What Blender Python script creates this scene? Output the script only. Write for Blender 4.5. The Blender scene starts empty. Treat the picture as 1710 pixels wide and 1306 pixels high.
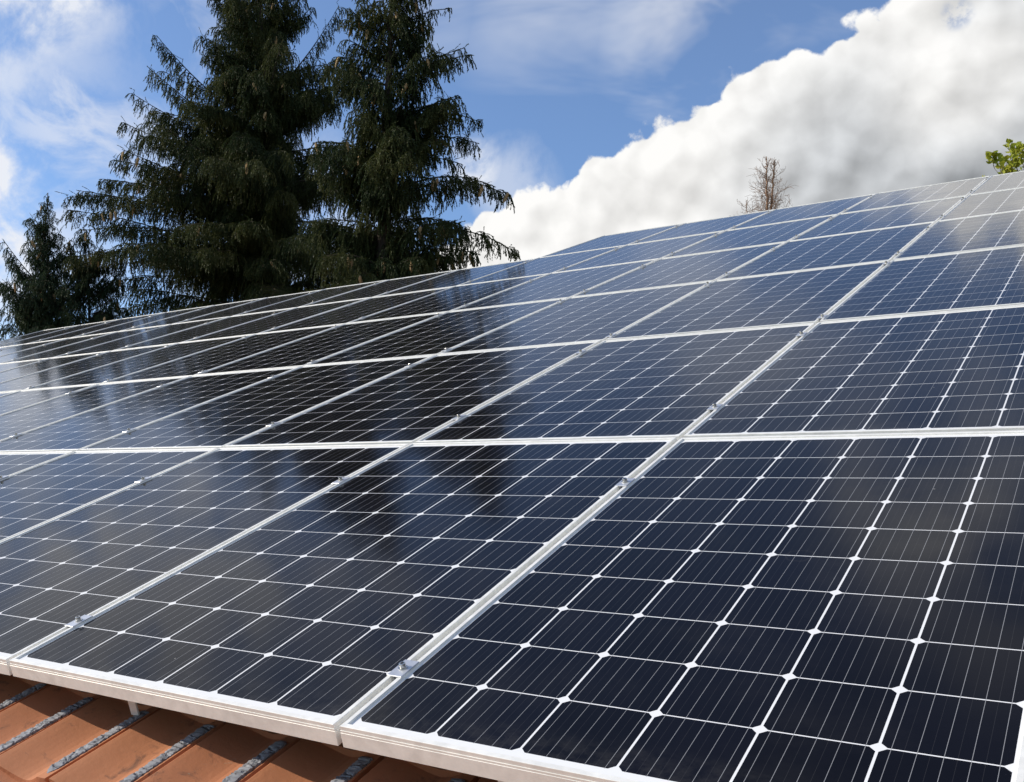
import bpy, math, random
import numpy as np
from mathutils import Matrix, Vector

scene = bpy.context.scene
COL = scene.collection
PI = math.pi
random.seed(5)

# ------------------------------------------------------------------ roof frame
# roof coordinates: u along the eave, v up the slope, w out of the panels' face
SLOPE = math.radians(22.0)
BASE_Z = 3.6
cs, sn = math.cos(SLOPE), math.sin(SLOPE)
M = np.array([[1, 0, 0], [0, cs, -sn], [0, sn, cs]])
def W(u, v, w=0.0):
    p = M @ np.array([u, v, w], float)
    return Vector((p[0], p[1], p[2] + BASE_Z))

# ------------------------------------------------------------------ camera
IMG_W, IMG_H = 1710.0, 1306.0
F_PX, CX, CY = 1666.8885, 675.187, 689.298
CAM = np.array([1.1033519, -1.12928873, 0.83315117])
def _rot(a):
    a = np.array(a); th = np.linalg.norm(a); k = a / th
    K = np.array([[0, -k[2], k[1]], [k[2], 0, -k[0]], [-k[1], k[0], 0]])
    return np.eye(3) + math.sin(th) * K + (1 - math.cos(th)) * K @ K
def _look(C, T):
    z = (T - C) / np.linalg.norm(T - C)
    x = np.cross(z, [0, 0, 1.0]); x /= np.linalg.norm(x)
    return np.array([x, np.cross(z, x), z])
R = _rot([-0.0633688375, 0.12006316, -0.17126765]) @ _look(np.array([1.2, -1.0, 1.0]), np.array([-0.6, 2.0, 0.0]))
cam_data = bpy.data.cameras.new('camera')
cam = bpy.data.objects.new('camera', cam_data)
COL.objects.link(cam)
cam_data.sensor_fit = 'HORIZONTAL'
cam_data.sensor_width = 36.0
cam_data.lens = F_PX / IMG_W * 36.0
cam_data.shift_x = (IMG_W / 2 - CX) / IMG_W
cam_data.shift_y = (CY - IMG_H / 2) / IMG_W
cam_data.clip_start = 0.05
cam_data.clip_end = 5000
RW = R @ M.T                                     # rows: right, down, forward in world
CW = np.array(W(*CAM))
mat = Matrix.Identity(4)
for i in range(3):
    mat[i][0] = RW[0][i]; mat[i][1] = -RW[1][i]; mat[i][2] = -RW[2][i]; mat[i][3] = CW[i]
cam.matrix_world = mat
scene.camera = cam

def dirw(x, y):                                  # world direction seen at a point of the photograph
    d = RW.T @ np.array([(x - CX) / F_PX, (y - CY) / F_PX, 1.0])
    return d / np.linalg.norm(d)
def at(x, y, dist):                              # world point at a horizontal distance from the viewer
    d = dirw(x, y)
    return CW + d * dist / math.hypot(d[0], d[1])
def project(u, v, w=0.0):
    d = R @ (np.array([u, v, w]) - CAM)
    return (CX + F_PX * d[0] / d[2], CY + F_PX * d[1] / d[2]) if d[2] > 0.05 else (9e9, 9e9)

# ------------------------------------------------------------------ sun and sky
SUN_ROOF = np.array([-0.76, -0.20, 0.62])
sd = M @ (SUN_ROOF / np.linalg.norm(SUN_ROOF))
SUN_EL = math.asin(sd[2]); SUN_AZ = math.atan2(sd[0], sd[1])
sun_data = bpy.data.lights.new('sun', 'SUN')
sun_data.energy = 4.4
sun_data.angle = math.radians(0.53)
sun_data.color = (1.0, 0.89, 0.74)
sun = bpy.data.objects.new('sun', sun_data)
COL.objects.link(sun)
sun.rotation_euler = Vector((-sd[0], -sd[1], -sd[2])).to_track_quat('-Z', 'Y').to_euler()
sun.location = (0, 0, 30)

scene.view_settings.view_transform = 'Standard'
scene.view_settings.look = 'None'
scene.view_settings.gamma = 1
scene.view_settings.exposure = 0.0

world = bpy.data.worlds.new('World')
scene.world = world
world.use_nodes = True
world.cycles.sampling_method = 'MANUAL'
world.cycles.sample_map_resolution = 512

class G:
    """small node-graph writer"""
    def __init__(s, tree): s.t = tree; s.n = tree.nodes; s.l = tree.links
    def node(s, kind, **kw):
        n = s.n.new(kind)
        for k, v in kw.items(): setattr(n, k, v)
        return n
    def put(s, sock, v):
        if v is None: return
        if hasattr(v, 'is_output'): s.l.new(v, sock)
        else: sock.default_value = v
    def m(s, op, a, b=None, c=None, clamp=False):
        n = s.node('ShaderNodeMath', operation=op); n.use_clamp = clamp
        for i, v in enumerate((a, b, c)): s.put(n.inputs[i], v)
        return n.outputs[0]
    def v(s, op, a, b=None, sc=None):
        n = s.node('ShaderNodeVectorMath', operation=op)
        s.put(n.inputs[0], a); s.put(n.inputs[1], b)
        if sc is not None: s.put(n.inputs['Scale'], sc)
        return n.outputs['Value'] if op in ('DOT_PRODUCT', 'LENGTH', 'DISTANCE') else n.outputs['Vector']
    def noise(s, vec, scale, detail=4, rough=0.5, dist=0.0, color=False):
        n = s.node('ShaderNodeTexNoise')
        s.put(n.inputs['Vector'], vec)
        n.inputs['Scale'].default_value = scale; n.inputs['Detail'].default_value = detail
        n.inputs['Roughness'].default_value = rough; n.inputs['Distortion'].default_value = dist
        return n.outputs['Color' if color else 'Fac']
    def vor(s, vec, scale, feature='F1', detail=0.0, smooth=0.5, rnd=1.0):
        n = s.node('ShaderNodeTexVoronoi', feature=feature)
        s.put(n.inputs['Vector'], vec); n.inputs['Scale'].default_value = scale
        n.inputs['Detail'].default_value = detail
        n.inputs['Randomness'].default_value = rnd
        if feature == 'SMOOTH_F1': n.inputs['Smoothness'].default_value = smooth
        return n.outputs['Distance']
    def smooth(s, x, a, b, lo=0.0, hi=1.0):
        n = s.node('ShaderNodeMapRange', interpolation_type='SMOOTHSTEP')
        s.put(n.inputs['Value'], x)
        for k, v in (('From Min', a), ('From Max', b), ('To Min', lo), ('To Max', hi)): n.inputs[k].default_value = v
        return n.outputs['Result']
    def mix(s, f, a, b, blend='MIX'):
        n = s.node('ShaderNodeMix', data_type='RGBA', blend_type=blend)
        s.put(n.inputs['Factor'], f); s.put(n.inputs[6], a); s.put(n.inputs[7], b)
        return n.outputs[2]

def build_world():
    g = G(world.node_tree); g.n.clear()
    out = g.node('ShaderNodeOutputWorld'); bg = g.node('ShaderNodeBackground')
    g.l.new(bg.outputs[0], out.inputs[0])
    sky = g.node('ShaderNodeTexSky', sky_type='NISHITA')
    sky.sun_disc = False; sky.sun_elevation = SUN_EL; sky.sun_rotation = SUN_AZ
    sky.altitude = 400; sky.air_density = 1.0; sky.dust_density = 0.6; sky.ozone_density = 2.0
    d = g.v('NORMALIZE', g.node('ShaderNodeTexCoord').outputs['Generated'])
    STR = 0.1
    base = g.mix(1.0, sky.outputs[0], (1.12, 1.40, 1.72, 1), 'MULTIPLY')
    def blob(x, y, rpx, soft=0.2):
        c = tuple(dirw(x, y))
        return g.smooth(g.v('DISTANCE', d, c), rpx / 1667.0, rpx * soft / 1667.0)
    # --- thin high cloud: stretched noise where the photograph has it, then fill cloud behind the viewer
    ax = dirw(900, 60) - dirw(300, 40); ax /= np.linalg.norm(ax)
    along = g.v('DOT_PRODUCT', d, tuple(ax))
    ds = g.v('ADD', d, g.v('SCALE', tuple(ax), None, g.m('MULTIPLY', along, -0.72)))
    ci = g.noise(ds, 9.0, 5, 0.58, 0.6)
    ax2 = dirw(235, 300) - dirw(40, 110); ax2 /= np.linalg.norm(ax2)
    ds2 = g.v('ADD', d, g.v('SCALE', tuple(ax2), None, g.m('MULTIPLY', g.v('DOT_PRODUCT', d, tuple(ax2)), -0.48)))
    ci2 = g.noise(ds2, 15.0, 6, 0.58, 1.1)
    fluff = g.noise(d, 14.0, 6, 0.6, 0.25)
    wis = None
    for x, y, r, k, f in ((75, -45, 100, 1.6, 1), (-10, 20, 70, 1.3, 1), (120, 180, 150, .55, 2), (200, 255, 130, .52, 2), (40, 140, 110, .28, 2), (50, 250, 120, .20, 1), (-80, 330, 190, 1.25, 1), (10, 345, 45, .8, 1),
                          (-60, -190, 270, 1.7, 1), (330, 50, 200, .22, 2), (930, 10, 190, .42, 0), (1120, 45, 170, .58, 0), (730, 10, 110, .3, 0), (1100, -140, 260, .45, 0), (1230, 75, 120, .22, 0), (1330, 10, 150, .30, 0),
                          (790, 275, 60, 1.0, 1), (850, 305, 90, .45, 1), (480, 430, 230, .62, 1), (-20, 560, 260, .9, 1),
                          (1471, -640, 230, .9, 1), (1430, -400, 130, .5, 1), (1600, -900, 260, .6, 1), (230, -440, 260, .8, 1), (-400, -100, 480, 1.0, 1)):
        b = g.m('MULTIPLY', blob(x, y, r * 1.25), k)
        n = g.smooth((ci, fluff, ci2)[f], (0.40, 0.34, 0.38)[f], (0.66, 0.68, 0.66)[f])
        t = g.m('MULTIPLY', b, g.m('ADD', n, (0.06, 0.10, 0.05)[f]))
        wis = t if wis is None else g.m('MAXIMUM', wis, t)
    bk = -dirw(855, 500); bk[2] = 0.35; bk /= np.linalg.norm(bk)
    fill_cloud = g.smooth(g.v('DOT_PRODUCT', d, tuple(bk)), -0.25, 0.45)  # unseen cloud behind the viewer, added as neutral fill light
    wis = g.m('MAXIMUM', wis, g.m('MULTIPLY', fill_cloud, g.smooth(fluff, 0.30, 0.62, 0.20, 0.72)))
    wis = g.m('MINIMUM', g.m('MAXIMUM', wis, 0.055), 0.93)
    wcol = g.mix(g.noise(d, 6.0, 3), (0.78, 0.84, 0.95, 1), (0.98, 0.95, 0.92, 1))
    # --- the cumulus bank: a half-space of directions with a cauliflower edge
    p1, p2 = dirw(760, 412), dirw(1500, -25)
    N = np.cross(p1, p2); N /= np.linalg.norm(N)
    if N @ dirw(1600, 200) < 0: N = -N
    s = g.v('DOT_PRODUCT', d, tuple(N))
    s = g.m('ADD', s, g.m('MULTIPLY', blob(1120, 250, 260, 0.1), 0.012))
    s = g.m('ADD', s, g.m('MULTIPLY', blob(800, 395, 150, 0.1), 0.022))
    s = g.m('ADD', s, g.m('MULTIPLY', blob(1670, -90, 200, 0.1), 0.035))
    big = g.m('SUBTRACT', g.noise(d, 7.0, 2, 0.5), 0.5)
    puf = g.m('SUBTRACT', 0.42, g.vor(d, 20.0, smooth=0.35))
    puf2 = g.m('SUBTRACT', 0.42, g.vor(g.v('ADD', d, g.v('SCALE', g.noise(d, 40.0, 3, color=True), None, 0.012)), 48.0, smooth=0.3))
    fine = g.m('SUBTRACT', g.noise(d, 46.0, 5, 0.62), 0.5)
    disp = g.m('ADD', g.m('ADD', g.m('MULTIPLY', big, 0.07), g.m('MULTIPLY', puf, 0.045)),
               g.m('ADD', g.m('MULTIPLY', puf2, 0.022), g.m('MULTIPLY', fine, 0.026)))
    e = g.m('ADD', s, disp)
    cum = g.smooth(e, 0.0, 0.0075)
    far = g.smooth(g.v('DISTANCE', d, tuple(dirw(1750, 250))), 1.75, 1.10)  # bank carried on out of view to whiten the fill light
    cum = g.m('MULTIPLY', cum, far)
    hole = g.m('MULTIPLY', blob(1598, 24, 26, 0.3), g.smooth(fine, -0.10, 0.10))
    cum = g.m('MULTIPLY', cum, g.m('SUBTRACT', 1.0, g.m('MULTIPLY', hole, 0.7)))
    # light and shade of the bank: lit from the upper left, grey towards its base
    lit = dirw(1000, 0) - dirw(1300, 400); lit /= np.linalg.norm(lit)
    dl = g.v('ADD', d, tuple(lit * 0.02))
    def height(vec):
        a = g.m('MULTIPLY', g.noise(vec, 13.0, 5, 0.5), 0.65)
        b = g.m('SUBTRACT', 0.5, g.vor(vec, 20.0)); c = g.m('SUBTRACT', 0.5, g.vor(vec, 44.0))
        return g.m('ADD', a, g.m('ADD', g.m('MULTIPLY', b, 0.26), g.m('MULTIPLY', c, 0.16)))
    rel = g.m('SUBTRACT', height(d), height(dl))
    deep = g.smooth(e, 0.06, 0.26)
    grey = g.m('MULTIPLY', g.m('MULTIPLY', deep, 0.34), g.smooth(g.noise(d, 4.6, 4, 0.5, 0.3), 0.25, 0.62))
    grey = g.m('MAXIMUM', grey, g.m('MULTIPLY', blob(1470, 345, 300, 0.2), 0.62))
    grey = g.m('MAXIMUM', grey, g.m('MULTIPLY', blob(1740, 290, 270, 0.25), 1.0))
    grey = g.m('MAXIMUM', grey, g.m('MULTIPLY', blob(1670, 45, 105, 0.3), 0.50))
    grey = g.m('MULTIPLY', grey, g.m('SUBTRACT', 1.0, g.m('MULTIPLY', blob(1620, 130, 170, 0.25), 0.85)))
    val = g.m('SUBTRACT', g.m('ADD', g.smooth(e, 0.0, 0.10, 0.97, 0.88), g.m('MULTIPLY', rel, 0.9)), g.m('MULTIPLY', grey, 0.55))
    val = g.m('MINIMUM', g.m('MAXIMUM', val, 0.26), 1.0)
    tint = g.mix(grey, (1.0, 0.99, 0.97, 1), (0.93, 0.99, 1.06, 1))
    ccol = g.v('SCALE', tint, None, val)
    c1 = g.v('SCALE', base, None, STR)
    wcol = g.mix(fill_cloud, wcol, (0.42, 0.44, 0.48, 1))
    c2 = g.mix(wis, c1, wcol)
    c3 = g.mix(cum, c2, ccol)
    g.l.new(c3, bg.inputs['Color']); bg.inputs['Strength'].default_value = 1.0
build_world()

# ------------------------------------------------------------------ helpers
def props(o, label=None, cat=None, group=None, kind=None):
    if label: o['label'] = label
    if cat: o['category'] = cat
    if group: o['group'] = group
    if kind: o['kind'] = kind
    return o
def empty(name, loc, rot=(0, 0, 0)):
    o = bpy.data.objects.new(name, None); COL.objects.link(o)
    o.empty_display_size = 0.1
    o.location = loc; o.rotation_euler = rot
    return o
def mesh_obj(name, verts, faces, m, parent=None, smooth=False, matidx=None):
    me = bpy.data.meshes.new(name)
    me.from_pydata([tuple(v) for v in verts], [], faces)
    for x in (m if isinstance(m, (list, tuple)) else [m]): me.materials.append(x)
    if matidx is not None: me.polygons.foreach_set('material_index', matidx)
    if smooth: me.polygons.foreach_set('use_smooth', [True] * len(me.polygons))
    me.update()
    o = bpy.data.objects.new(name, me); COL.objects.link(o)
    if parent: o.parent = parent
    return o
def tri_obj(name, tris, m, parent=None):
    """mesh of loose triangles from an (n,3,3) array"""
    n = len(tris)
    me = bpy.data.meshes.new(name)
    me.vertices.add(3 * n); me.loops.add(3 * n); me.polygons.add(n)
    me.vertices.foreach_set('co', np.ascontiguousarray(tris, dtype=np.float32).ravel())
    me.loops.foreach_set('vertex_index', np.arange(3 * n, dtype=np.int32))
    me.polygons.foreach_set('loop_start', np.arange(0, 3 * n, 3, dtype=np.int32))
    me.polygons.foreach_set('loop_total', np.full(n, 3, dtype=np.int32))
    me.materials.append(m); me.update(calc_edges=True)
    o = bpy.data.objects.new(name, me); COL.objects.link(o)
    if parent: o.parent = parent
    return o
class MB:
    def __init__(s): s.v = []; s.f = []
    def add(s, vs, fs):
        b = len(s.v); s.v += [tuple(x) for x in vs]; s.f += [tuple(i + b for i in f) for f in fs]
    def box(s, a, b):
        x0, y0, z0 = a; x1, y1, z1 = b
        s.add([(x0,y0,z0),(x1,y0,z0),(x1,y1,z0),(x0,y1,z0),(x0,y0,z1),(x1,y0,z1),(x1,y1,z1),(x0,y1,z1)],
              [(0,3,2,1),(4,5,6,7),(0,1,5,4),(1,2,6,5),(2,3,7,6),(3,0,4,7)])
    def rings(s, rings, cap0=True, cap1=True):
        b = len(s.v); n = len(rings[0])
        for r in rings: s.v += [tuple(x) for x in r]
        for k in range(len(rings) - 1):
            for i in range(n):
                j = (i + 1) % n
                s.f.append((b+k*n+i, b+k*n+j, b+(k+1)*n+j, b+(k+1)*n+i))
        if cap0: s.f.append(tuple(b + i for i in reversed(range(n))))
        if cap1: s.f.append(tuple(b + (len(rings)-1)*n + i for i in range(n)))
    def lathe(s, prof, n=16):
        s.rings([[(r*math.cos(2*PI*i/n), r*math.sin(2*PI*i/n), z) for i in range(n)] for r, z in prof])
    def tube(s, pts, rad, n=6):
        pts = [np.array(p, float) for p in pts]; rings = []
        ref = np.array([0.31, 0.17, 0.93])
        for i, p in enumerate(pts):
            t = pts[min(i+1, len(pts)-1)] - pts[max(i-1, 0)]; t = t / (np.linalg.norm(t) + 1e-9)
            a = np.cross(t, ref); 
            if np.linalg.norm(a) < 0.15: a = np.cross(t, [1, 0, 0])
            a /= np.linalg.norm(a); b = np.cross(t, a)
            rings.append([p + rad[i]*(math.cos(2*PI*k/n)*a + math.sin(2*PI*k/n)*b) for k in range(n)])
        s.rings(rings)
    def build(s, name, m, parent=None, smooth=False): return mesh_obj(name, s.v, s.f, m, parent, smooth)

# ------------------------------------------------------------------ materials
def new_mat(name):
    m = bpy.data.materials.new(name); m.use_nodes = True
    g = G(m.node_tree); b = g.n['Principled BSDF']
    return m, g, b
CELL = 0.1585; NX, NY = 6, 10
def mat_cells():
    m, g, b = new_mat('solar_cells_under_glass')
    tc = g.node('ShaderNodeTexCoord').outputs['Object']
    sp = g.node('ShaderNodeSeparateXYZ'); g.l.new(tc, sp.inputs[0])
    x, y = sp.outputs[0], sp.outputs[1]
    def fold(c): return g.m('SUBTRACT', g.m('FRACT', g.m('DIVIDE', c, CELL)), 0.5)
    fx, fy = fold(x), fold(y)
    ax = g.m('MULTIPLY', g.m('ABSOLUTE', fx), CELL); ay = g.m('MULTIPLY', g.m('ABSOLUTE', fy), CELL)
    inx = g.m('MULTIPLY', g.m('LESS_THAN', ax, CELL/2 - 0.0019), g.m('LESS_THAN', ay, CELL/2 - 0.0013))
    ch = g.m('LESS_THAN', g.m('ADD', ax, ay), CELL - 0.0125)
    bx = g.m('MULTIPLY', g.m('GREATER_THAN', x, 0.0), g.m('LESS_THAN', x, NX*CELL))
    by = g.m('MULTIPLY', g.m('GREATER_THAN', y, 0.0), g.m('LESS_THAN', y, NY*CELL))
    inside = g.m('MULTIPLY', bx, by)
    cell = g.m('MULTIPLY', g.m('MULTIPLY', inx, ch), inside)
    bus = g.m('ABSOLUTE', g.m('SUBTRACT', g.m('FRACT', g.m('MULTIPLY', g.m('ADD', fx, 0.5), 5.0)), 0.5))
    busm = g.m('MULTIPLY', g.m('LESS_THAN', bus, 0.0125), g.m('MULTIPLY', by, bx))
    fin = g.m('ABSOLUTE', g.m('SUBTRACT', g.m('FRACT', g.m('ADD', g.m('MULTIPLY', g.m('ADD', fx, 0.5), 5.0), 0.5)), 0.5))
    finm = g.m('MULTIPLY', g.m('MULTIPLY', g.m('LESS_THAN', fin, 0.009), cell), 0.035)
    # every cell has its own shade of blue-black
    idn = g.node('ShaderNodeTexWhiteNoise', noise_dimensions='4D')
    cid = g.node('ShaderNodeCombineXYZ')
    g.l.new(g.m('FLOOR', g.m('DIVIDE', x, CELL)), cid.inputs[0]); g.l.new(g.m('FLOOR', g.m('DIVIDE', y, CELL)), cid.inputs[1])
    g.l.new(cid.outputs[0], idn.inputs['Vector'])
    g.l.new(g.m('MULTIPLY', g.node('ShaderNodeObjectInfo').outputs['Random'], 97.0), idn.inputs['W'])
    ccol = g.mix(idn.outputs['Value'], (0.0042, 0.0040, 0.0058, 1), (0.0060, 0.0060, 0.0098, 1))
    c = g.mix(cell, (0.80, 0.82, 0.84, 1), ccol)
    c = g.mix(finm, c, (0.6, 0.6, 0.62, 1))
    c = g.mix(busm, c, g.mix(cell, (0.30, 0.31, 0.33, 1), (0.27, 0.28, 0.30, 1)))
    # thin dust film, drying marks and a few specks
    obi = g.node('ShaderNodeObjectInfo'); shift = g.node('ShaderNodeCombineXYZ')
    g.l.new(g.m('MULTIPLY', obi.outputs['Random'], 31.0), shift.inputs[0]); g.l.new(g.m('MULTIPLY', obi.outputs['Random'], 53.0), shift.inputs[1])
    tp = g.v('ADD', tc, shift.outputs[0])
    film = g.smooth(g.noise(tp, 4.0, 6, 0.65), 0.45, 0.8, 0.0, 0.012)
    low = g.m('MULTIPLY', g.smooth(y, 0.10, -0.01), g.smooth(g.noise(tp, 22.0, 5, 0.7), 0.35, 0.8, 0.0, 0.05))
    spk = g.m('MULTIPLY', g.smooth(g.vor(tp, 7.0), 0.020, 0.012), 0.30)
    ring = g.m('MULTIPLY', g.smooth(g.m('ABSOLUTE', g.m('SUBTRACT', g.vor(g.v('ADD', tp, g.v('SCALE', g.noise(tp, 30.0, 2, color=True), None, 0.02)), 3.0), 0.09)), 0.010, 0.002), 0.016)
    c = g.mix(g.m('MAXIMUM', g.m('MAXIMUM', film, low), g.m('MAXIMUM', spk, ring)), c, (0.62, 0.60, 0.56, 1))
    g.l.new(c, b.inputs['Base Color'])
    bp = g.node('ShaderNodeBump'); bp.inputs['Strength'].default_value = 1.0; bp.inputs['Distance'].default_value = 0.0005
    g.l.new(g.noise(tp, 5.0, 2, 0.5), bp.inputs['Height']); g.l.new(bp.outputs[0], b.inputs['Coat Normal'])
    b.inputs['Roughness'].default_value = 0.55
    b.inputs['Specular IOR Level'].default_value = 0.0
    b.inputs['Coat Weight'].default_value = 1.0
    dust = g.noise(tc, 3.0, 4, 0.6)
    g.l.new(g.smooth(dust, 0.3, 0.75, 0.085, 0.125), b.inputs['Coat Roughness'])
    b.inputs['Coat IOR'].default_value = 1.215
    return m
def mat_alu(name, col, rough, metal):
    m, g, b = new_mat(name)
    tc = g.node('ShaderNodeTexCoord').outputs['Object']
    n = g.m('ADD', g.m('MULTIPLY', g.noise(tc, 40.0, 4, 0.6), 0.5), g.m('MULTIPLY', g.noise(tc, 6.0, 6, 0.7), 0.5))
    g.l.new(g.mix(g.smooth(n, 0.3, 0.7), tuple(c*0.84 for c in col) + (1,), tuple(min(1, c*1.06) for c in col) + (1,)), b.inputs['Base Color'])
    g.l.new(g.smooth(n, 0.2, 0.8, rough - 0.06, rough + 0.08), b.inputs['Roughness'])
    b.inputs['Metallic'].default_value = metal
    return m
def mat_clay():
    m, g, b = new_mat('orange_clay_tile')
    tc = g.node('ShaderNodeTexCoord').outputs['Object']
    n1 = g.noise(tc, 5.0, 5, 0.6); n2 = g.noise(tc, 60.0, 5, 0.65); n3 = g.noise(tc, 13.0, 6, 0.7, 0.4)
    tn = g.node('ShaderNodeAttribute', attribute_name='tile_tint').outputs['Fac']
    c = g.mix(n1, (0.43, 0.165, 0.070, 1), (0.58, 0.25, 0.115, 1))
    c = g.mix(g.m('MULTIPLY', tn, 0.55), c, (0.36, 0.125, 0.060, 1))
    c = g.mix(g.smooth(n2, 0.35, 0.75, 0.0, 0.35), c, (0.44, 0.17, 0.07, 1))
    st = g.smooth(n3, 0.57, 0.74)
    c = g.mix(g.m('MULTIPLY', st, 0.80), c, (0.07, 0.045, 0.035, 1))
    sp = g.smooth(g.vor(tc, 26.0, 'F1'), 0.085, 0.05)
    sp = g.m('MULTIPLY', sp, g.smooth(g.noise(tc, 9.0, 2), 0.55, 0.62))
    c = g.mix(g.m('MULTIPLY', sp, 0.85), c, (0.05, 0.035, 0.03, 1))
    li = g.m('MULTIPLY', g.smooth(g.noise(tc, 34.0, 4, 0.7), 0.64, 0.70), g.smooth(g.noise(tc, 6.0, 2), 0.50, 0.60))
    c = g.mix(g.m('MULTIPLY', li, 0.55), c, (0.36, 0.34, 0.26, 1))
    g.l.new(c, b.inputs['Base Color'])
    b.inputs['Roughness'].default_value = 0.75
    bp = g.node('ShaderNodeBump'); bp.inputs['Strength'].default_value = 0.25; bp.inputs['Distance'].default_value = 0.004
    g.l.new(g.m('ADD', n2, g.m('MULTIPLY', n3, 0.6)), bp.inputs['Height']); g.l.new(bp.outputs[0], b.inputs['Normal'])
    return m
def mat_noise(name, c1, c2, scale, rough=0.8, bump=0.0, bscale=None, detail=5, coords='Object'):
    m, g, b = new_mat(name)
    tc = g.node('ShaderNodeTexCoord').outputs[coords]
    n = g.noise(tc, scale, detail, 0.6)
    g.l.new(g.mix(g.smooth(n, 0.3, 0.7), c1 + (1,), c2 + (1,)), b.inputs['Base Color'])
    b.inputs['Roughness'].default_value = rough
    if bump:
        bp = g.node('ShaderNodeBump'); bp.inputs['Strength'].default_value = bump; bp.inputs['Distance'].default_value = 0.01
        g.l.new(g.noise(tc, bscale or scale*4, 6, 0.65), bp.inputs['Height']); g.l.new(bp.outputs[0], b.inputs['Normal'])
    return m
def mat_leafy(name, c1, c2, c3, scale, transl=0.25, rough=0.6):
    m, g, b = new_mat(name)
    tc = g.node('ShaderNodeTexCoord').outputs['Object']
    n = g.noise(tc, scale, 3, 0.6); n2 = g.noise(tc, scale*9, 2, 0.5)
    c = g.mix(g.smooth(n, 0.35, 0.65), c1 + (1,), c2 + (1,))
    c = g.mix(g.smooth(n2, 0.45, 0.75, 0, 0.6), c, c3 + (1,))
    g.l.new(c, b.inputs['Base Color'])
    b.inputs['Roughness'].default_value = rough
    b.inputs['Specular IOR Level'].default_value = 0.25
    tr = g.node('ShaderNodeBsdfTranslucent'); g.l.new(c, tr.inputs['Color'])
    mx = g.node('ShaderNodeMixShader'); mx.inputs[0].default_value = transl
    g.l.new(b.outputs[0], mx.inputs[1]); g.l.new(tr.outputs[0], mx.inputs[2])
    g.l.new(mx.outputs[0], g.n['Material Output'].inputs[0])
    return m
M_CELL = mat_cells()
M_FRAME = mat_alu('anodised_aluminium', (0.89, 0.895, 0.865), 0.42, 0.10)
M_CLAMP = mat_alu('mill_aluminium', (0.70, 0.72, 0.76), 0.34, 0.6)
M_STEEL = mat_alu('stainless_steel', (0.66, 0.64, 0.60), 0.22, 1.0)
M_SOCKET_SHADE = mat_noise('socket_shade', (0.012, 0.012, 0.013), (0.02, 0.02, 0.02), 30, 0.6)  # near-black colour stands in for the shade inside the bolt's recess
M_CLAY = mat_clay()
def mat_mortar():
    m, g, b = new_mat('grey_weathered_mortar')
    tc = g.node('ShaderNodeTexCoord').outputs['Object']
    wv = g.v('MULTIPLY', g.v('ADD', tc, g.v('SCALE', g.noise(tc, 45.0, 3, color=True), None, 0.014)), (0.40, 1.0, 1.0))
    ed = g.vor(wv, 36.0, 'DISTANCE_TO_EDGE')
    n = g.noise(tc, 26.0, 6, 0.65)
    c = g.mix(g.smooth(n, 0.3, 0.7), (0.19, 0.20, 0.225, 1), (0.31, 0.325, 0.355, 1))
    c = g.mix(g.m('MULTIPLY', g.smooth(ed, 0.035, 0.006), 0.7), c, (0.07, 0.07, 0.078, 1))
    g.l.new(c, b.inputs['Base Color']); b.inputs['Roughness'].default_value = 0.85
    bp = g.node('ShaderNodeBump'); bp.inputs['Strength'].default_value = 0.8; bp.inputs['Distance'].default_value = 0.004
    g.l.new(g.m('ADD', g.smooth(ed, 0.0, 0.12), n), bp.inputs['Height']); g.l.new(bp.outputs[0], b.inputs['Normal'])
    return m
M_MORTAR = mat_mortar()
M_WALL = mat_noise('cream_render', (0.62, 0.58, 0.50), (0.70, 0.66, 0.58), 3, 0.9, 0.2, 60)
M_GRASS = mat_noise('grass_ground', (0.045, 0.075, 0.02), (0.08, 0.11, 0.035), 0.5, 0.95, 0.3, 20)
M_BARK = mat_noise('spruce_bark', (0.035, 0.026, 0.020), (0.085, 0.064, 0.048), 9, 0.9, 0.6, 40)
M_NEEDLE = mat_leafy('spruce_needles', (0.030, 0.050, 0.018), (0.092, 0.104, 0.032), (0.046, 0.076, 0.036), 1.3, 0.26, 0.55)
M_NEEDLE2 = mat_leafy('young_spruce_needles', (0.030, 0.058, 0.030), (0.058, 0.092, 0.042), (0.036, 0.068, 0.048), 1.7, 0.25, 0.55)
M_CONE = mat_noise('spruce_cone', (0.36, 0.24, 0.12), (0.60, 0.44, 0.23), 30, 0.7)
M_TWIG = mat_noise('bare_twigs', (0.21, 0.125, 0.08), (0.34, 0.22, 0.15), 8, 0.85)
M_LEAF = mat_leafy('broad_leaves', (0.26, 0.32, 0.032), (0.44, 0.46, 0.055), (0.16, 0.22, 0.025), 5, 0.35, 0.5)
M_BARK2 = mat_noise('grey_bark', (0.10, 0.085, 0.065), (0.19, 0.16, 0.125), 9, 0.9, 0.5, 40)

# ------------------------------------------------------------------ ground and house
GZ = 0.0
def build_ground():
    n = 40; vs = []; fs = []
    for j in range(n+1):
        for i in range(n+1):
            x = ((i/n*2-1)**3) * 1500; y = ((j/n*2-1)**3) * 1500
            vs.append((x, y, GZ + 0.15*math.sin(x*0.13)*math.cos(y*0.11)))
    for j in range(n):
        for i in range(n):
            a = j*(n+1)+i; fs.append((a, a+1, a+n+2, a+n+1))
    return props(mesh_obj('ground', vs, fs, M_GRASS, smooth=True), kind='structure')
build_ground()

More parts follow.
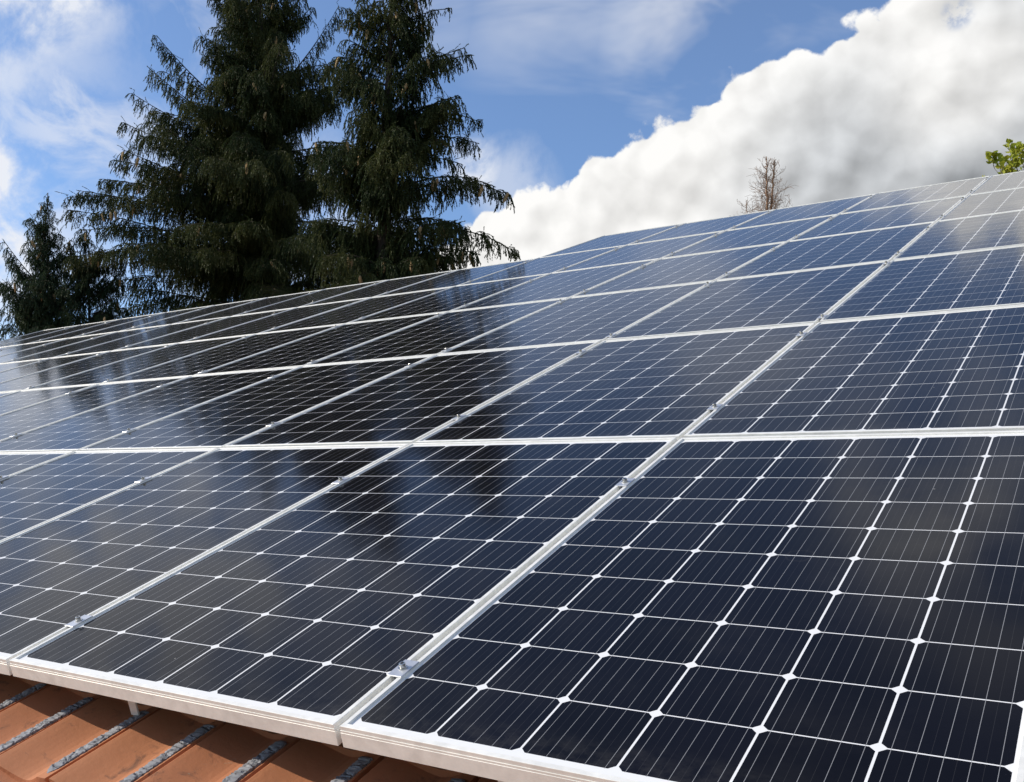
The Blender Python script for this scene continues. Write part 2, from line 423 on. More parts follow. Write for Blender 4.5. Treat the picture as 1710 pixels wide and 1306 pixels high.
WP, LP = 0.99118, 1.66258                        # pitch of the panel columns and rows
TILE_W, TILE_L = 0.207, 0.305
TILE_U0, TILE_V0 = -0.870, 0.105                 # a tile's left rim and a course's lower edge
W_TILE = -0.142
def tile_h(t):
    """height of the tile's cross-section, t across one tile"""
    if t < 0.03: return 0.004 + 0.006 * math.sin(t/0.03*PI/2)
    if t < 0.80:
        q = (t-0.03)/0.77
        return 0.010 - 0.029*math.sin(min(1, q*1.25)*PI/2)**1.2 + 0.022*max(0, (q-.62)/.38)**1.6
    if t < 0.945: return 0.003 + 0.003*(t-0.80)/0.145
    return -0.012
def tile_w(u, v):
    t = ((u - TILE_U0)/TILE_W) % 1.0
    q = ((v - TILE_V0)/TILE_L) % 1.0
    k = math.floor((v - TILE_V0)/TILE_L); c = math.floor((u - TILE_U0)/TILE_W)
    rnd = math.sin(c*12.9898 + k*78.233)*43758.5453; rnd -= math.floor(rnd)
    return W_TILE + tile_h(t) + 0.012*(1-q) + (rnd-0.5)*0.003
def build_house():
    house = props(empty('house', W(-4.0, -1.2, -0.2)), 'house under the solar panels with an orange clay tiled roof', 'house')
    bpy.context.view_layer.update()
    inv = house.matrix_world.inverted()
    L = lambda p: inv @ Vector(p)
    ts = [0, .012, .025, .035, .08, .14, .2, .27, .34, .41, .48, .55, .62, .69, .75, .80, .801, .865, .944, .945, .9995]
    us = []
    for c in range(-30, 14):
        us += [TILE_U0 + TILE_W*(c + t) for t in ts]
    vsn = []
    for k in range(-6, 3):
        b = TILE_V0 + TILE_L*k
        vsn += [b + 0.0005, b + 0.02, b + 0.10, b + 0.20, b + TILE_L - 0.0005]
    vs = []; fs = []
    for v in vsn:
        for u in us:
            # the lower edge of every course is a little uneven
            wob = 0.002*math.sin(u*31) if (v - TILE_V0) % TILE_L < 0.03 else 0
            vs.append(L(W(u, v + wob, tile_w(u, v))))
    nu = len(us)
    for j in range(len(vsn)-1):
        for i in range(nu-1):
            a = j*nu+i; fs.append((a, a+1, a+nu+1, a+nu))
    us2 = [u for u in us if u > 0.95]; n2 = len(us2); b2 = len(vs); v2 = []
    for k in range(3, 33):
        b = TILE_V0 + TILE_L*k
        v2 += [b + 0.0005, b + 0.02, b + TILE_L - 0.0005]
    v2 = [v for v in v2 if v < 6*LP + 0.10]
    for v in v2:
        for u in us2: vs.append(L(W(u, v, tile_w(u, v))))
    for j in range(len(v2)-1):
        for i in range(n2-1):
            a = b2 + j*n2+i; fs.append((a, a+1, a+n2+1, a+n2))
    # plain slope under the panels, up to the ridge
    def quad(pts):
        b = len(vs); vs.extend(L(p) for p in pts); fs.append(tuple(range(b, b+len(pts))))
    u0, u1, vt = us[0], us[-1], vsn[-1]
    wd = W_TILE - 0.045
    hip = [(u0-9.5, vt), (u1, vt), (u1, 6*LP + 0.12), (-4*WP - 0.05, 6*LP + 0.12), (-4*WP - 0.35, 5*LP + 0.16), (u0-9.5, 5*LP + 0.16)]
    quad([W(u, v, wd) for u, v in hip])
    quad([W(u0-9.5, vsn[0], wd), W(u0, vsn[0], wd), W(u0, vt, wd), W(u0-9.5, vt, wd)])
    # far slope behind the ridge
    def back(u, v, d): p = W(u, v, wd); return (p[0], p[1] + d*cs, p[2] - d*sn)
    r0, r1 = (-4*WP - 0.05, 6*LP+0.12), (u1, 6*LP+0.12)
    quad([W(*r0, wd), W(*r1, wd), back(*r1, 3.0), back(*r0, 3.0)])
    q0, q1 = (u0-9.5, 5*LP+0.16), (-4*WP-0.35, 5*LP+0.16)
    quad([W(*q0, wd), W(*q1, wd), back(*q1, 1.2), back(*q0, 1.2)])
    roof = mesh_obj('roof', vs, fs, M_CLAY, house)
    tint = roof.data.attributes.new('tile_tint', 'FLOAT', 'FACE')
    rt = random.Random(9); cache = {}; vals = []
    for j in range(len(vsn)-1):
        for i in range(nu-1):
            vals.append(cache.setdefault((j//5, i//len(ts)), rt.random()))
    for j in range(len(v2)-1):
        for i in range(n2-1): vals.append(cache.setdefault((100 + j//3, i//len(ts)), rt.random()))
    vals += [0.5]*(len(roof.data.polygons) - len(vals))
    tint.data.foreach_set('value', vals)
    # walls, set in from the roof's edges
    wl = MB()
    a = W(u0-9.0, vsn[0]+0.5, wd); b = W(u1-0.3, 5*LP-0.2, wd)
    wl.box(L((a[0], a[1], GZ-0.2)), L((b[0], b[1], a[2]-0.12)))
    wl.build('wall', M_WALL, house)
    # fascia under the eave
    fa = MB()
    e0 = W(u0-9.5, vsn[0], wd-0.02); e1 = W(u1, vsn[0], wd-0.02)
    fa.box(L((e0[0], e0[1]+0.02, e0[2]-0.20)), L((e1[0], e1[1]+0.05, e1[2]-0.01)))
    fa.build('fascia', M_BARK2, house)
    # grey mortar on the joints of the tiles
    rng = random.Random(3)
    for k in (-2, -1, 0):
        for c in range(-7, 7):
            u_c = TILE_U0 + TILE_W*(c + 0.862)
            va = TILE_V0 + TILE_L*k + 0.01 + rng.uniform(0, .012); vb = TILE_V0 + TILE_L*(k+1) - 0.012 - rng.uniform(0, .02)
            n, mm = 74, 9
            grid = []; ph = rng.uniform(0, 9)
            wl_ = [rng.uniform(-1, 1) for _ in range(n+1)]; wr_ = [rng.uniform(-1, 1) for _ in range(n+1)]
            hb = [rng.uniform(-1, 1) for _ in range(n+1)]
            gap = rng.uniform(0.25, 0.5)
            for i in range(n+1):
                t = i/n; v = va + (vb-va)*t
                taper = min(1, t/0.10, (1-t)/0.04 + 0.45)
                belly = 1 + 0.32*math.sin(t*5.3 + ph) - 0.75*math.exp(-((t-gap)/0.018)**2)
                hl = (0.015+0.006*belly)*min(1, taper+.15) + 0.0034*wl_[i]; hr = 0.0150*min(1, taper+.2)*(0.85+0.15*belly) + 0.0014*wr_[i]
                row = []
                for j in range(mm):
                    s = j/(mm-1); u = u_c - hl + (hl+hr)*s
                    arch = (0.55 + 0.45*math.sin(s*PI)**0.5)*(0.80 + 0.30*s) if 0 < j < mm-1 else 0
                    step = 0.0026*((t*n/4.6 + 0.45*s + ph + 0.35*math.sin(t*37+ph)) % 1.0)
                    h = 0.0022 + (0.0030*max(.05, belly)**0.4*arch + step*arch + 0.0009*hb[i]*arch)*min(1, taper+.1)
                    base = W_TILE + 0.003 + 0.012*(1-((v - TILE_V0)/TILE_L) % 1.0) - max(0, -(u-u_c+0.013))*0.25
                    if j == 0: h = -0.006
                    if j == mm-1: h = -0.016
                    row.append(L(W(u, v, base + h)))
                grid.append(row)
            gv = [p for r in grid for p in r]
            gf = [(i*mm+j, i*mm+j+1, (i+1)*mm+j+1, (i+1)*mm+j) for i in range(n) for j in range(mm-1)]
            mesh_obj('mortar_strip', gv, gf, M_MORTAR, roof)
    return house
build_house()

# ------------------------------------------------------------------ solar panels
MU, MV = 0.0141, 0.0300                          # white margin between cells and the frame's outside
LIP = 0.0045
def frame_mesh():
    x0, x1, y0, y1 = -MU, NX*CELL + MU, -MV, NY*CELL + MV
    prof = [(.0105, .0120, -0.004), (.0105, .0120, LIP-.0006), (.0099, .0114, LIP), (.0018, .0018, LIP), (.0013, .0013, LIP-.0006),
            (.0013, .0013, -.0035), (.0005, .0005, -.0037), (.0005, .0005, -.0078), (0, 0, -.0081), (0, 0, -.0350), (.026, .026, -.0350), (.026, .026, -.0335)]
    mb = MB(); rings = []
    for dx, dy, w in prof:
        rings.append([(x0+dx, y0+dy, w), (x1-dx, y0+dy, w), (x1-dx, y1-dy, w), (x0+dx, y1-dy, w)])
    mb.rings([list(reversed(r)) for r in rings], False, False)
    return mb
def make_panel():
    root = empty('solar_panel', (0, 0, 0))
    frame_mesh().build('frame', M_FRAME, root)
    x0, x1, y0, y1 = -MU+.008, NX*CELL+MU-.008, -MV+.008, NY*CELL+MV-.008
    mb = MB(); mb.box((x0, y0, -0.005), (x1, y1, 0.0))
    mb.build('cell_sheet', M_CELL, root)
    return root
ORD = ['', 'first', 'second', 'third', 'fourth', 'fifth', 'sixth', 'seventh', 'eighth', 'ninth', 'tenth', 'eleventh', 'twelfth',
       'thirteenth', 'fourteenth', 'fifteenth', 'sixteenth', 'seventeenth', 'eighteenth', 'nineteenth', 'twentieth']
ROWN = ['row along the eave', 'second row from the eave', 'third row from the eave', 'fourth row from the eave', 'fifth row from the eave', 'topmost row']
def in_frame(pts, pad=0): return any(-pad < x < IMG_W+pad and -pad < y < IMG_H+pad for x, y in pts)
def panel_seen(c, r):
    pts = [project(c*WP + a*NX*CELL, r*LP + b*NY*CELL) for a in (0, .25, .5, .75, 1) for b in (0, .25, .5, .75, 1)]
    return in_frame(pts)
rp = random.Random(11)
proto = make_panel(); used = False
COLMIN = [-20, -20, -20, -20, -13, -4]
seen_cols = {}
def centre_reflection(c, r):                     # what the panel's middle mirrors, for its label
    p = np.array([c*WP + 3*CELL, r*LP + 5*CELL, 0]) - CAM
    p[2] = -p[2]; e = R @ (p/np.linalg.norm(p))
    return CX + F_PX*e[0]/e[2], CY + F_PX*e[1]/e[2]
for r in range(6):
    cols = [c for c in range(1, COLMIN[r]-1, -1) if panel_seen(c, r)]
    seen_cols[r] = cols
    for k, c in enumerate(cols):
        if used:
            o = proto.copy(); COL.objects.link(o)
            for ch in proto.children:
                d = ch.copy(); COL.objects.link(d); d.parent = o
        else: o = proto; used = True
        o.location = W(c*WP, r*LP, 0)
        o.rotation_euler = (SLOPE + math.radians(rp.uniform(-.07, .07)), math.radians(rp.uniform(-.09, .09)), 0)
        if k == len(cols)-1 and k > 3: pos = 'leftmost one in the photo'
        elif k == 0: pos = 'rightmost one in the photo'
        else: pos = ORD[k+1] + ' from the right edge'
        props(o, 'blue-black solar panel in the %s, %s' % (ROWN[r], pos), 'solar panel', 'solar panels in rows on the tiled roof')

# ------------------------------------------------------------------ clamps between the panels
def make_clamp():
    root = empty('mid_clamp', (0, 0, 0))
    a = MB(); hw, hl, z0, z1 = 0.0165, 0.030, LIP+0.0004, LIP+0.0026
    rings = []
    for d, z in ((0, z0), (0, z1-.0006), (.0006, z1)):
        rings.append([(-hw+d, -hl+d, z), (hw-d, -hl+d, z), (hw-d, hl-d, z), (-hw+d, hl-d, z)])
    a.rings(rings)
    a.build('clamp_plate', M_CLAMP, root)
    c = MB(); c.box((-.0048, -.028, -.028), (-.0030, .028, z0-.0002)); c.box((.0030, -.028, -.028), (.0048, .028, z0-.0002)); c.box((-.0030, -.027, -.028), (.0030, .027, -.026))
    c.build('channel', M_CLAMP, root)
    b = MB()
    b.lathe([(.0098, z1+.0001), (.0098, z1+.0012), (.0092, z1+.0014)], 20)
    b.lathe([(.0062, z1+.0014), (.0064, z1+.002), (.0064, z1+.0094), (.0058, z1+.0102), (.0034, z1+.0102), (.0034, z1+.0060)], 20)
    bolt = b.build('bolt', M_STEEL, root)
    s = MB(); s.lathe([(.0033, z1+.0061), (.0033, z1+.0064)], 6)
    s.build('socket', M_SOCKET_SHADE, bolt)
    for ch in root.children: ch.location = (0, 0, 0)
    return root
CLAMP_V = [(.171, 1.210), (1.942, 3.025), (3.375, 4.816), (5.174, 6.243), (6.865, 7.985), (8.53, 9.66)]
cp = make_clamp(); used = False
def copy_tree(o, parent=None):
    c = o.copy(); COL.objects.link(c); c.parent = parent
    for ch in o.children: copy_tree(ch, c)
    return c
rc = random.Random(4)
CL_LAB = [('bottom', 'eave row'), ('bottom', 'second row'), ('bottom', 'third row'), ('bottom', 'fourth row'), ('bottom', 'fifth row'), ('bottom', 'topmost row')]
src_done = False
for r in range(6):
    for h in (0, 1):
        k = 0
        for c in range(1, COLMIN[r], -1):
            u, v = c*WP - 0.0201, CLAMP_V[r][h] + (rc.uniform(-.012, .012) if c not in (0, -1) else 0)
            x, y = project(u, v)
            if not (-12 < x < IMG_W+12 and -12 < y < IMG_H+12): continue
            k += 1
            if src_done: o = copy_tree(cp)
            else: o = cp; src_done = True
            o.location = W(u, v, 0)
            o.rotation_euler = (SLOPE, 0, 0)
            lab = 'silver bolted clamp, %s of the %s of panels, %s' % (
                ('lower end', 'upper end')[h], CL_LAB[r][1], 'rightmost there' if k == 1 else ORD[k] + ' from right')
            props(o, lab, 'clamp', 'clamps on the gaps between solar panels')

# ------------------------------------------------------------------ roof hooks under the eave panels
def hook(u, label):
    root = props(empty('roof_hook', W(u, 0.05, W_TILE), (SLOPE, 0, 0)), label, 'roof hook', 'flat metal roof hooks under the panels')
    mb = MB(); hw = 0.0125; t = 0.004
    path = [(.050, -.002), (.006, .004), (.0, .010), (.0, .100), (.006, .106), (.10, .107)]
    rings = [[(-hw, y, z), (hw, y, z), (hw, y+(t if .008 < z < .105 else .002), z-(0 if .008 < z < .105 else t)), (-hw, y+(t if .008 < z < .105 else .002), z-(0 if .008 < z < .105 else t))] for y, z in path]
    mb.rings(rings)
    mb.build('strap', M_FRAME, root)
    return root
hook(-0.703, 'flat aluminium roof hook standing on the tiles below the left eave panel')
hook(0.245, 'flat aluminium roof hook at the bottom edge of the photo')

# ------------------------------------------------------------------ spruces
rg = np.random.default_rng(7)
def needles(pts, dens, ln, wd, rng):
    """needle triangles bristling from a polyline"""
    pts = np.asarray(pts); seg = np.diff(pts, axis=0); sl = np.linalg.norm(seg, axis=1)
    n = max(4, int(sl.sum()*dens)); cum = np.r_[0, np.cumsum(sl)]
    d = np.sort(rng.uniform(0, cum[-1], n)); k = np.clip(np.searchsorted(cum, d) - 1, 0, len(seg)-1)
    f = ((d - cum[k])/np.maximum(sl[k], 1e-6))[:, None]
    p = pts[k] + seg[k]*f; t = seg[k]/np.maximum(sl[k], 1e-6)[:, None]
    r = rng.normal(size=(n, 3)); r -= (r*t).sum(1)[:, None]*t; r /= np.linalg.norm(r, axis=1)[:, None] + 1e-9
    s = np.cross(t, r)
    tip = p + (t*rng.uniform(.55, 1.0, (n, 1)) + r*rng.uniform(.28, .55, (n, 1)))*ln*rng.uniform(.7, 1.15, (n, 1))
    w = s*wd*0.5 + t*wd*0.25
    return np.stack([p - w, p + w, tip], 1)
def make_templates(rng, dens):
    out = []
    def rope(p, d, L, sag):
        n = max(4, int(L/.06)); pts = [np.array(p)]; d = np.array(d, float); d /= np.linalg.norm(d)
        for _ in range(n):
            d = d + np.array([rng.normal(0, .09), rng.normal(0, .09), -sag]); d /= np.linalg.norm(d); pts.append(pts[-1] + d*L/n)
        return np.array(pts)
    for L in (.14, .24, .36, .52, .72):
        row = []
        for _ in range(5):
            main = rope((0, 0, 0), (.9, 0, rng.uniform(-.2, .35)), L, .62*min(1, .24/L) + .16)
            tr = [needles(main, dens, .037, .0155, rng)]
            q = rng.uniform(.02, .06)
            while q < L*.85:                      # ropes that fall away from the main one, nearly side by side
                f = q/L*(len(main)-1); i = min(int(f), len(main)-2); p = main[i]*(1-(f-i)) + main[i+1]*(f-i)
                a = rng.choice([-1, 1])
                ll = L*rng.uniform(.22, .62)*(1 - .35*q/L) + .03
                tr.append(needles(rope(p, (rng.uniform(-.1, .4), a*rng.uniform(.35, .8), rng.uniform(-.9, -.1)), ll, .5), dens, .034, .0145, rng))
                q += rng.uniform(.08, .17)
            row.append(np.concatenate(tr).astype(np.float32))
        out.append((L, row))
    return out
TPL = make_templates(np.random.default_rng(2), 150)
def place(tpl, pos, yaw, sc, rng):
    c, s = math.cos(yaw), math.sin(yaw)
    Rz = np.array([[c, -s, 0], [s, c, 0], [0, 0, 1]], np.float32)
    tilt = rng.normal(0, .13, 2)
    Rt = np.array([[1, 0, tilt[0]], [0, 1, tilt[1]], [-tilt[0], -tilt[1], 1]], np.float32)
    return tpl @ (Rt @ Rz).T * sc + pos.astype(np.float32)
def branch_pts(p0, p1, arch, n=14):
    """from the stem to the tip; arch lifts the middle (or lets it sag) """
    t = np.linspace(0, 1, n)[:, None]
    L = np.linalg.norm(p1 - p0)
    return p0 + (p1 - p0)*t + np.array([0, 0, 1.0])*arch*L*4*(t*(1-t))
def dress(pts, hang, tris, wood, rng, cones, stiff=0.0, dens=1.0):
    seg = np.diff(pts, axis=0); sl = np.linalg.norm(seg, axis=1); cum = np.r_[0, np.cumsum(sl)]; L = cum[-1]
    n = len(pts)
    wood.tube(pts, [max(.004, .022*min(1, L/2.2)*(1 - i/(n-1)) + .003) for i in range(n)], 5)
    tris.append(needles(pts[n//4:], 190, .040, .013, rng))
    d = L*.10
    while d < L:
        k = min(np.searchsorted(cum, d, side='right')-1, n-2); f = (d-cum[k])/sl[k]
        p = pts[k] + seg[k]*f; t = seg[k]/sl[k]; yaw0 = math.atan2(t[1], t[0])
        rel = d/L
        for side in (-1, 1):
            if rng.random() < .10: continue
            l = hang*(.35 + .9*math.sin(PI*min(1, .15 + rel*.83)))*rng.uniform(.45, 1.25)*(1 if rel < .85 else .65)
            i = int(np.argmin([abs(l - a[0]) for a in TPL])); Lt, row = TPL[i]
            a = yaw0 + side*rng.uniform(.45, 1.35)
            tp = place(row[rng.integers(len(row))], p, a, l/Lt, rng)
            if stiff and rel > .3:                # ascending shoots near the top stand rather than hang
                tp = tp.copy(); z = tp[:, :, 2] - p[2]; tp[:, :, 2] = p[2] + np.where(z < 0, z*(1-stiff), z)
            tris.append(tp)
            # flat spray: side twigs that widen the bough
            if rng.random() < .55 and rel > .15:
                ll = L*.22*(1.05-rel)*rng.uniform(.5, 1.2) + .10
                b = yaw0 + side*rng.uniform(.7, 1.1)
                q = np.array([p + np.array([math.cos(b)*ll*x, math.sin(b)*ll*x, ll*(.10*x - .30*x*x)]) for x in (0, .25, .5, .75, 1)])
                wood.tube(q, [.006, .005, .004, .003, .002], 4)
                tris.append(needles(q, 150, .036, .012, rng))
                for x in np.arange(.3, 1.01, .22):
                    l2 = hang*rng.uniform(.35, .9)
                    i = int(np.argmin([abs(l2 - a_[0]) for a_ in TPL])); Lt, row = TPL[i]
                    pp = p + (q[-1]-p)*x; tris.append(place(row[rng.integers(len(row))], pp, b + rng.normal(0, .7), l2/Lt, rng))
        if rel > .55 and rng.random() < .22:      # a stiff young shoot pointing up and out
            sh = np.array([p + (t*.7 + np.array([rng.normal(0, .35), rng.normal(0, .35), .75]))*x for x in (0, .04, .08, rng.uniform(.10, .17))])
            tris.append(needles(sh, 190, .030, .011, rng))
        if rel > .40 and rng.random() < .16*dens: cones.append(p + np.array([rng.normal(0, .05), rng.normal(0, .05), -.03]))
        d += rng.uniform(.065, .125)
def cone_mesh():
    mb = MB(); L = .15
    prof = [(.004, 0), (.015, -.012), (.020, -.04), (.0195, -.075), (.016, -.11), (.010, -.138), (.003, -.15)]
    rings = []
    for q in range(25):
        z = -L*q/24; r = np.interp(-z, [-p[1] for p in prof], [p[0] for p in prof]) * (1.0 + (.16 if q % 2 else -.05))
        rings.append([(r*math.cos(2*PI*(i + .5*(q//2 % 2))/8), r*math.sin(2*PI*(i + .5*(q//2 % 2))/8), z) for i in range(8)])
    mb.rings(rings); return mb
CONE = None
def spruce(label, base_px, apex_px, dist, profile, manual, seed, hang=.36, zlow_px=620, n_per_m=17, ncones=60, needle=None, apex_stiff=.7, group=None, trunk_r=.17):
    """a spruce whose stem passes two points seen at one distance; profile: (metres below the tip, branch length)"""
    global CONE
    rng = np.random.default_rng(seed)
    foot = at(*base_px, dist); top = at(*apex_px, dist)
    root = props(empty('spruce_tree', (foot[0], foot[1], GZ)), label, 'tree', group)
    org = np.array([foot[0], foot[1], GZ])
    ax = lambda z: np.array([np.interp(z, [foot[2], top[2]], [foot[0], top[0]]), np.interp(z, [foot[2], top[2]], [foot[1], top[1]]), z]) - org
    H = top[2]
    zl = at(base_px[0], zlow_px, dist)[2]
    wood = MB(); tris = []; cones = []
    zs = np.linspace(GZ, H, 26)
    wood.tube([ax(z) for z in zs], [max(.008, trunk_r*min(1, (H-z)/7.5 + .02)*(1.0 + .03*math.sin(z*7))) for z in zs], 10)
    hs, rs = zip(*profile)
    z = H - .10; 
    while z > zl:
        h = H - z; r = np.interp(h, hs, rs)
        L = r*(rng.uniform(.25, .7) if rng.random() < .5 else rng.uniform(.7, 1.10)); az = rng.uniform(0, 2*PI)
        up = np.interp(h, [0, .6, 1.8, 3.5, 5.5, 8], [1.1, .85, .6, .32, .10, -.05]) + rng.normal(0, .12)
        arch = np.interp(h, [0, 2, 4, 7], [-.08, -.03, .05, .09]) + rng.normal(0, .03)
        dz = L*math.sin(up); dh = L*math.cos(up)
        p0 = ax(z); p1 = p0 + np.array([math.cos(az)*dh, math.sin(az)*dh, dz])
        if z + dz > H - .05: p1[2] = H - .05 - p0[2]*0 - rng.uniform(0, .2)
        hg = hang*np.interp(h, [0, 1.2, 3, 6], [.35, .6, .9, 1.15])
        dress(branch_pts(p0, p1, arch), hg, tris, wood, rng, cones, apex_stiff*max(0, 1-h/2.2))
        z -= rng.exponential(1.0/n_per_m)
    for (sx, sy), (ex, ey), arch, hg, dd in manual:
        p0 = ax(at(sx, sy, dist)[2]); p1 = at(ex, ey, dist + dd) - org
        dress(branch_pts(p0, p1, arch), hg, tris, wood, rng, cones, 0.0, 1.6)
    wood.build('trunk', M_BARK, root, True)
    tri_obj('crown', np.concatenate(tris), needle or M_NEEDLE, root)
    rng.shuffle(cones)
    toward = np.array([CW[0]-foot[0], CW[1]-foot[1], 0]); toward /= np.linalg.norm(toward)
    cones.sort(key=lambda p: -float((p - ax(p[2]))@toward > .15*np.interp(H-p[2]-GZ, hs, rs)))
    for p in cones[:ncones]:
        if CONE is None:
            o = cone_mesh().build('cone', M_CONE, root); CONE = o
        else:
            o = CONE.copy(); COL.objects.link(o); o.parent = root
        o.location = tuple(p); s = rng.uniform(1.0, 1.45); o.scale = (s, s, s)
        o.rotation_euler = (rng.normal(0, .25), rng.normal(0, .25), rng.uniform(0, 6))
    return root
if not globals().get('NO_TREES'):
    spruce('tall broad old spruce with cones and long hanging twigs, left of the slender one', (446, 480), (430, -150), 19.6,
           [(0, .15), (.8, .58), (1.5, .95), (2.2, 1.12), (3.0, 1.35), (4.5, 1.95), (6.0, 2.6), (7.0, 3.0), (9, 3.3)],
           [((400, 215), (262, 60), -.06, .28, 0), ((400, 250), (224, 158), -.05, .30, .3), ((405, 290), (207, 205), -.03, .30, -.3),
            ((405, 330), (192, 268), .03, .32, .2), ((420, 400), (112, 330), .08, .36, 0), ((425, 420), (128, 318), .05, .34, .8), ((420, 60), (350, -15), -.04, .22, 0),
            ((440, 90), (520, 12), -.04, .22, 0), ((445, 170), (566, 10), -.08, .24, .3), ((430, 470), (150, 455), .10, .36, .5), ((420, 340), (160, 360), .08, .36, -.6),
            ((425, 470), (118, 352), .07, .40, .3), ((420, 440), (140, 385), .09, .42, -.5), ((430, 480), (120, 430), .10, .42, -.2), ((425, 380), (175, 300), .05, .36, .6),
            ((410, 240), (245, 110), -.05, .30, -.4), ((405, 260), (290, 150), -.03, .32, .6), ((440, 500), (160, 480), .10, .42, .9), ((415, 350), (205, 250), .0, .34, -.7),
            ((415, 300), (215, 310), .06, .36, -.8), ((430, 430), (190, 420), .08, .4, -.8), ((400, 180), (275, 120), -.03, .3, .5)],
           21, .50, 640, 25, 100, trunk_r=.21)
    spruce('slender tall spruce with drooping right-hand boughs, standing nearest the bare blue sky', (640, 450), (656, -95), 14.9,
           [(0, .12), (.5, .42), (1.1, .72), (2.0, .98), (3.0, 1.12), (4.0, 1.2), (5.5, 1.25), (7, 1.25)],
           [((660, 45), (752, 14), .05, .22, 0), ((655, 140), (790, 92), .06, .28, 0), ((655, 215), (803, 205), .14, .34, 0), ((655, 130), (775, 80), .02, .24, .3),
            ((655, 275), (772, 275), .10, .30, 0), ((650, 345), (838, 322), .16, .36, 0), ((650, 330), (826, 312), .14, .34, -.4), ((650, 420), (858, 420), .17, .36, 0), ((650, 440), (800, 425), .10, .4, -.4),
            ((650, 250), (800, 240), .10, .3, .4), ((650, 380), (770, 380), .12, .4, .2),
            ((655, 60), (580, 35), .05, .24, 0), ((655, 120), (560, 95), .05, .28, .2)],
           33, .50, 600, 27, 100, trunk_r=.17)
    spruce('small dark spruce with a ragged tip at the far left', (66, 545), (80, 322), 20.5,
           [(0, .06), (.35, .14), (.8, .42), (1.5, .70), (2.5, .92), (5, 1.2)],
           [((70, 480), (5, 400), -.03, .26, 0), ((70, 540), (0, 470), .0, .26, .2)], 8, .26, 690, 52, 20, M_NEEDLE2, trunk_r=.10)
    spruce('low bushy spruce squeezed between the small left spruce and the broad one', (150, 530), (140, 380), 20.0,
           [(0, .1), (.5, .4), (1.2, .8), (2.0, 1.1), (4, 1.3)],
           [], 15, .32, 680, 50, 20, M_NEEDLE2, trunk_r=.10)

# ------------------------------------------------------------------ bare tree and leafy tree behind the ridge
def bare_tree():
    D = 24.0
    foot = at(1284, 380, D)
    org = np.array([foot[0], foot[1], GZ])
    root = props(empty('bare_tree', tuple(org)), 'leafless brown tree top with two upright stems behind the panel edge', 'tree')
    rng = np.random.default_rng(4); tw = MB(); tr = MB()
    def twig(p, d, L, r, lev):
        n = 6; pts = [p]; d = d/np.linalg.norm(d)
        for i in range(n):
            d = d + rng.normal(0, .17, 3) + np.array([0, 0, .07]); d /= np.linalg.norm(d); pts.append(pts[-1] + d*L/n)
        tw.tube(pts, [max(.0026, r*.62*(1-.7*i/n)) for i in range(n+1)], 4)
        if lev < 3:
            for k in range(rng.integers(3, 7) if lev < 2 else 2):
                i = rng.integers(1, n+1)
                a = rng.normal(0, 1, 3); a -= (a@d)*d; a /= np.linalg.norm(a)
                twig(pts[i], d*.75 + a*.85, L*rng.uniform(.35, .6), max(.0045, r*.6), lev+1)
    for (bx, tx, ty) in ((1281, 1280, 262), (1285, 1293, 268)):
        a = at(bx, 385, D) - org; b = at(tx, ty, D) - org
        q = np.array([(0.05 if bx > 1282 else -.05), 0, 0.0])
        pts = [q + (a - q)*t for t in np.linspace(0, 1, 10)] + [a + (b-a)*t + rng.normal(0, .012, 3) for t in np.linspace(.08, 1, 14)]
        nn = len(pts); tr.tube(pts, [.10*(1 - i/nn)**1.0*.5 + .008 for i in range(nn)], 7)
        for t in np.arange(-.5, .97, .022):
            p = a + (b-a)*t; az = rng.uniform(0, 2*PI)
            L = .62*(1.10-max(t, .0))**.8*rng.uniform(.5, 1.1)
            twig(p, np.array([math.cos(az), math.sin(az), rng.uniform(.25, 1.1)]), L, .010, 1)
    a = at(1250, 400, D) - org; b = at(1246, 335, D) - org
    tr.tube([np.array([-.2, 0, 0]), np.array([-.3, 0, .5*a[2]]), a, b], [.03, .025, .015, .006], 6)
    for t in np.arange(-.3, 1, .10):
        az = rng.uniform(0, 2*PI); twig(a + (b-a)*t, np.array([math.cos(az), math.sin(az), .6]), .34*rng.uniform(.6, 1.1), .008, 1)
    tr.build('trunk', M_TWIG, root, True); tw.build('crown', M_TWIG, root)
bare_tree()
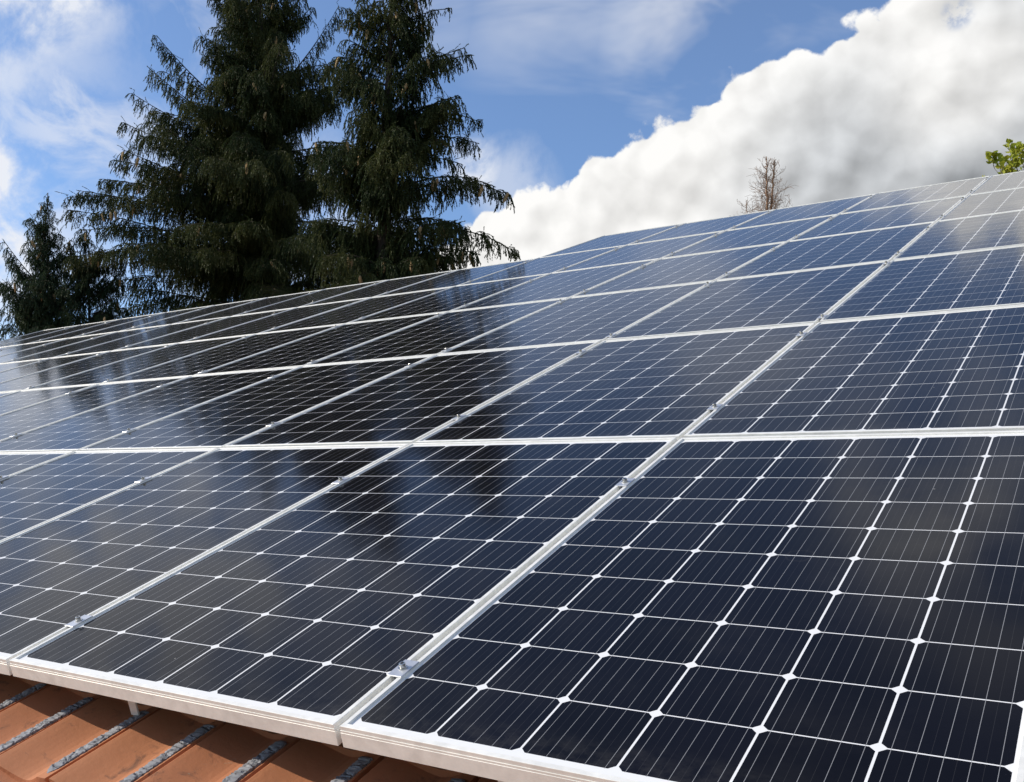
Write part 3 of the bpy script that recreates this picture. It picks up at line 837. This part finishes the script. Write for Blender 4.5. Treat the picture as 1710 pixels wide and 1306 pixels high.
def leafy_tree():
    D = 15.0
    foot = at(1745, 330, D); org = np.array([foot[0], foot[1], GZ])
    root = props(empty('leafy_tree', tuple(org)), 'leafy tree with yellow-green leaves peeking over the ridge at right', 'tree')
    rng = np.random.default_rng(12); tr = MB(); lv = []; lf = []
    zt = at(1745, 330, D)[2]
    tr.tube([np.array([0, 0, z]) for z in np.linspace(0, zt - .1, 8)], [.13*(1-.07*i) for i in range(8)], 9)
    def leaf(p, d, L):
        d = d/np.linalg.norm(d); up = rng.normal(0, 1, 3); s = np.cross(d, up); s /= np.linalg.norm(s); nrm = np.cross(s, d)
        w = L*.36; b = len(lv); st = d*L*.25
        out = [(0, 0, 0), (.25, .75, .06), (.5, 1.0, .08), (.78, .6, .04), (1.0, 0, -.06), (.78, -.6, .04), (.5, -1.0, .08), (.25, -.75, .06)]
        for a, c, e in out: lv.append(p + st + d*L*a + s*w*c + nrm*L*e*1.6)
        lv.append(p + st + d*L*.5)
        for i in range(8): lf.append((b+i, b+(i+1) % 8, b+8))
    def spray(p, d, L, r, lev):
        n = 6; pts = [p]; d = d/np.linalg.norm(d)
        for i in range(n):
            d = d + rng.normal(0, .15, 3) + np.array([0, 0, .03]); d /= np.linalg.norm(d); pts.append(pts[-1] + d*L/n)
        tr.tube(pts, [max(.0025, r*(1-.75*i/n)) for i in range(n+1)], 5)
        if lev == 0:
            for k in range(3):
                i = rng.integers(2, n+1); spray(pts[i], d*.7 + rng.normal(0, .7, 3), L*rng.uniform(.4, .65), r*.5, 1)
        elif lev == 1:
            for k in range(2): spray(pts[rng.integers(2, n+1)], d*.8 + rng.normal(0, .6, 3), L*.5, r*.6, 2)
        if lev >= 1:
            for i in range(2, n+1):
                for q in range(int(rng.random() < .6) if i < n else 3):
                    leaf(pts[i], d*.5 + rng.normal(0, .8, 3) + np.array([0, 0, -.15]), rng.uniform(.06, .10))
    tips = [(1702, 238), (1688, 244), (1662, 256), (1658, 262), (1668, 284), (1690, 285), (1648, 300), (1720, 262), (1740, 240), (1770, 250), (1790, 280), (1820, 300), (1730, 300), (1850, 330), (1655, 305), (1745, 275)]
    for k, (x, y) in enumerate(tips):
        p = at(x, y + 12, D + rng.uniform(-.5, .5)) - org; s = np.array([0, 0, zt - .55 - rng.uniform(0, .3)])
        q = s + (p - s)*.80
        mid = s + (q - s)*.5 + np.array([0, 0, -.05])
        tr.tube([s, mid, q], [.028, .016, .008], 6)
        spray(q, p - q + np.array([0, 0, .02]), .26, .007, 0)
    for k in range(26):                          # the side of the crown that faces away
        az = rng.uniform(0, 2*PI); p = np.array([math.cos(az)*rng.uniform(.3, 1.1), math.sin(az)*rng.uniform(.3, 1.1), zt + rng.uniform(-1.6, -.8)])
        s = np.array([0, 0, zt - 1.5]); tr.tube([s, (s+p)/2, p], [.02, .012, .006], 5); spray(p, p - s, .3, .006, 0)
    tr.build('trunk', M_BARK2, root, True)
    mesh_obj('crown', lv, lf, M_LEAF, root)
leafy_tree()
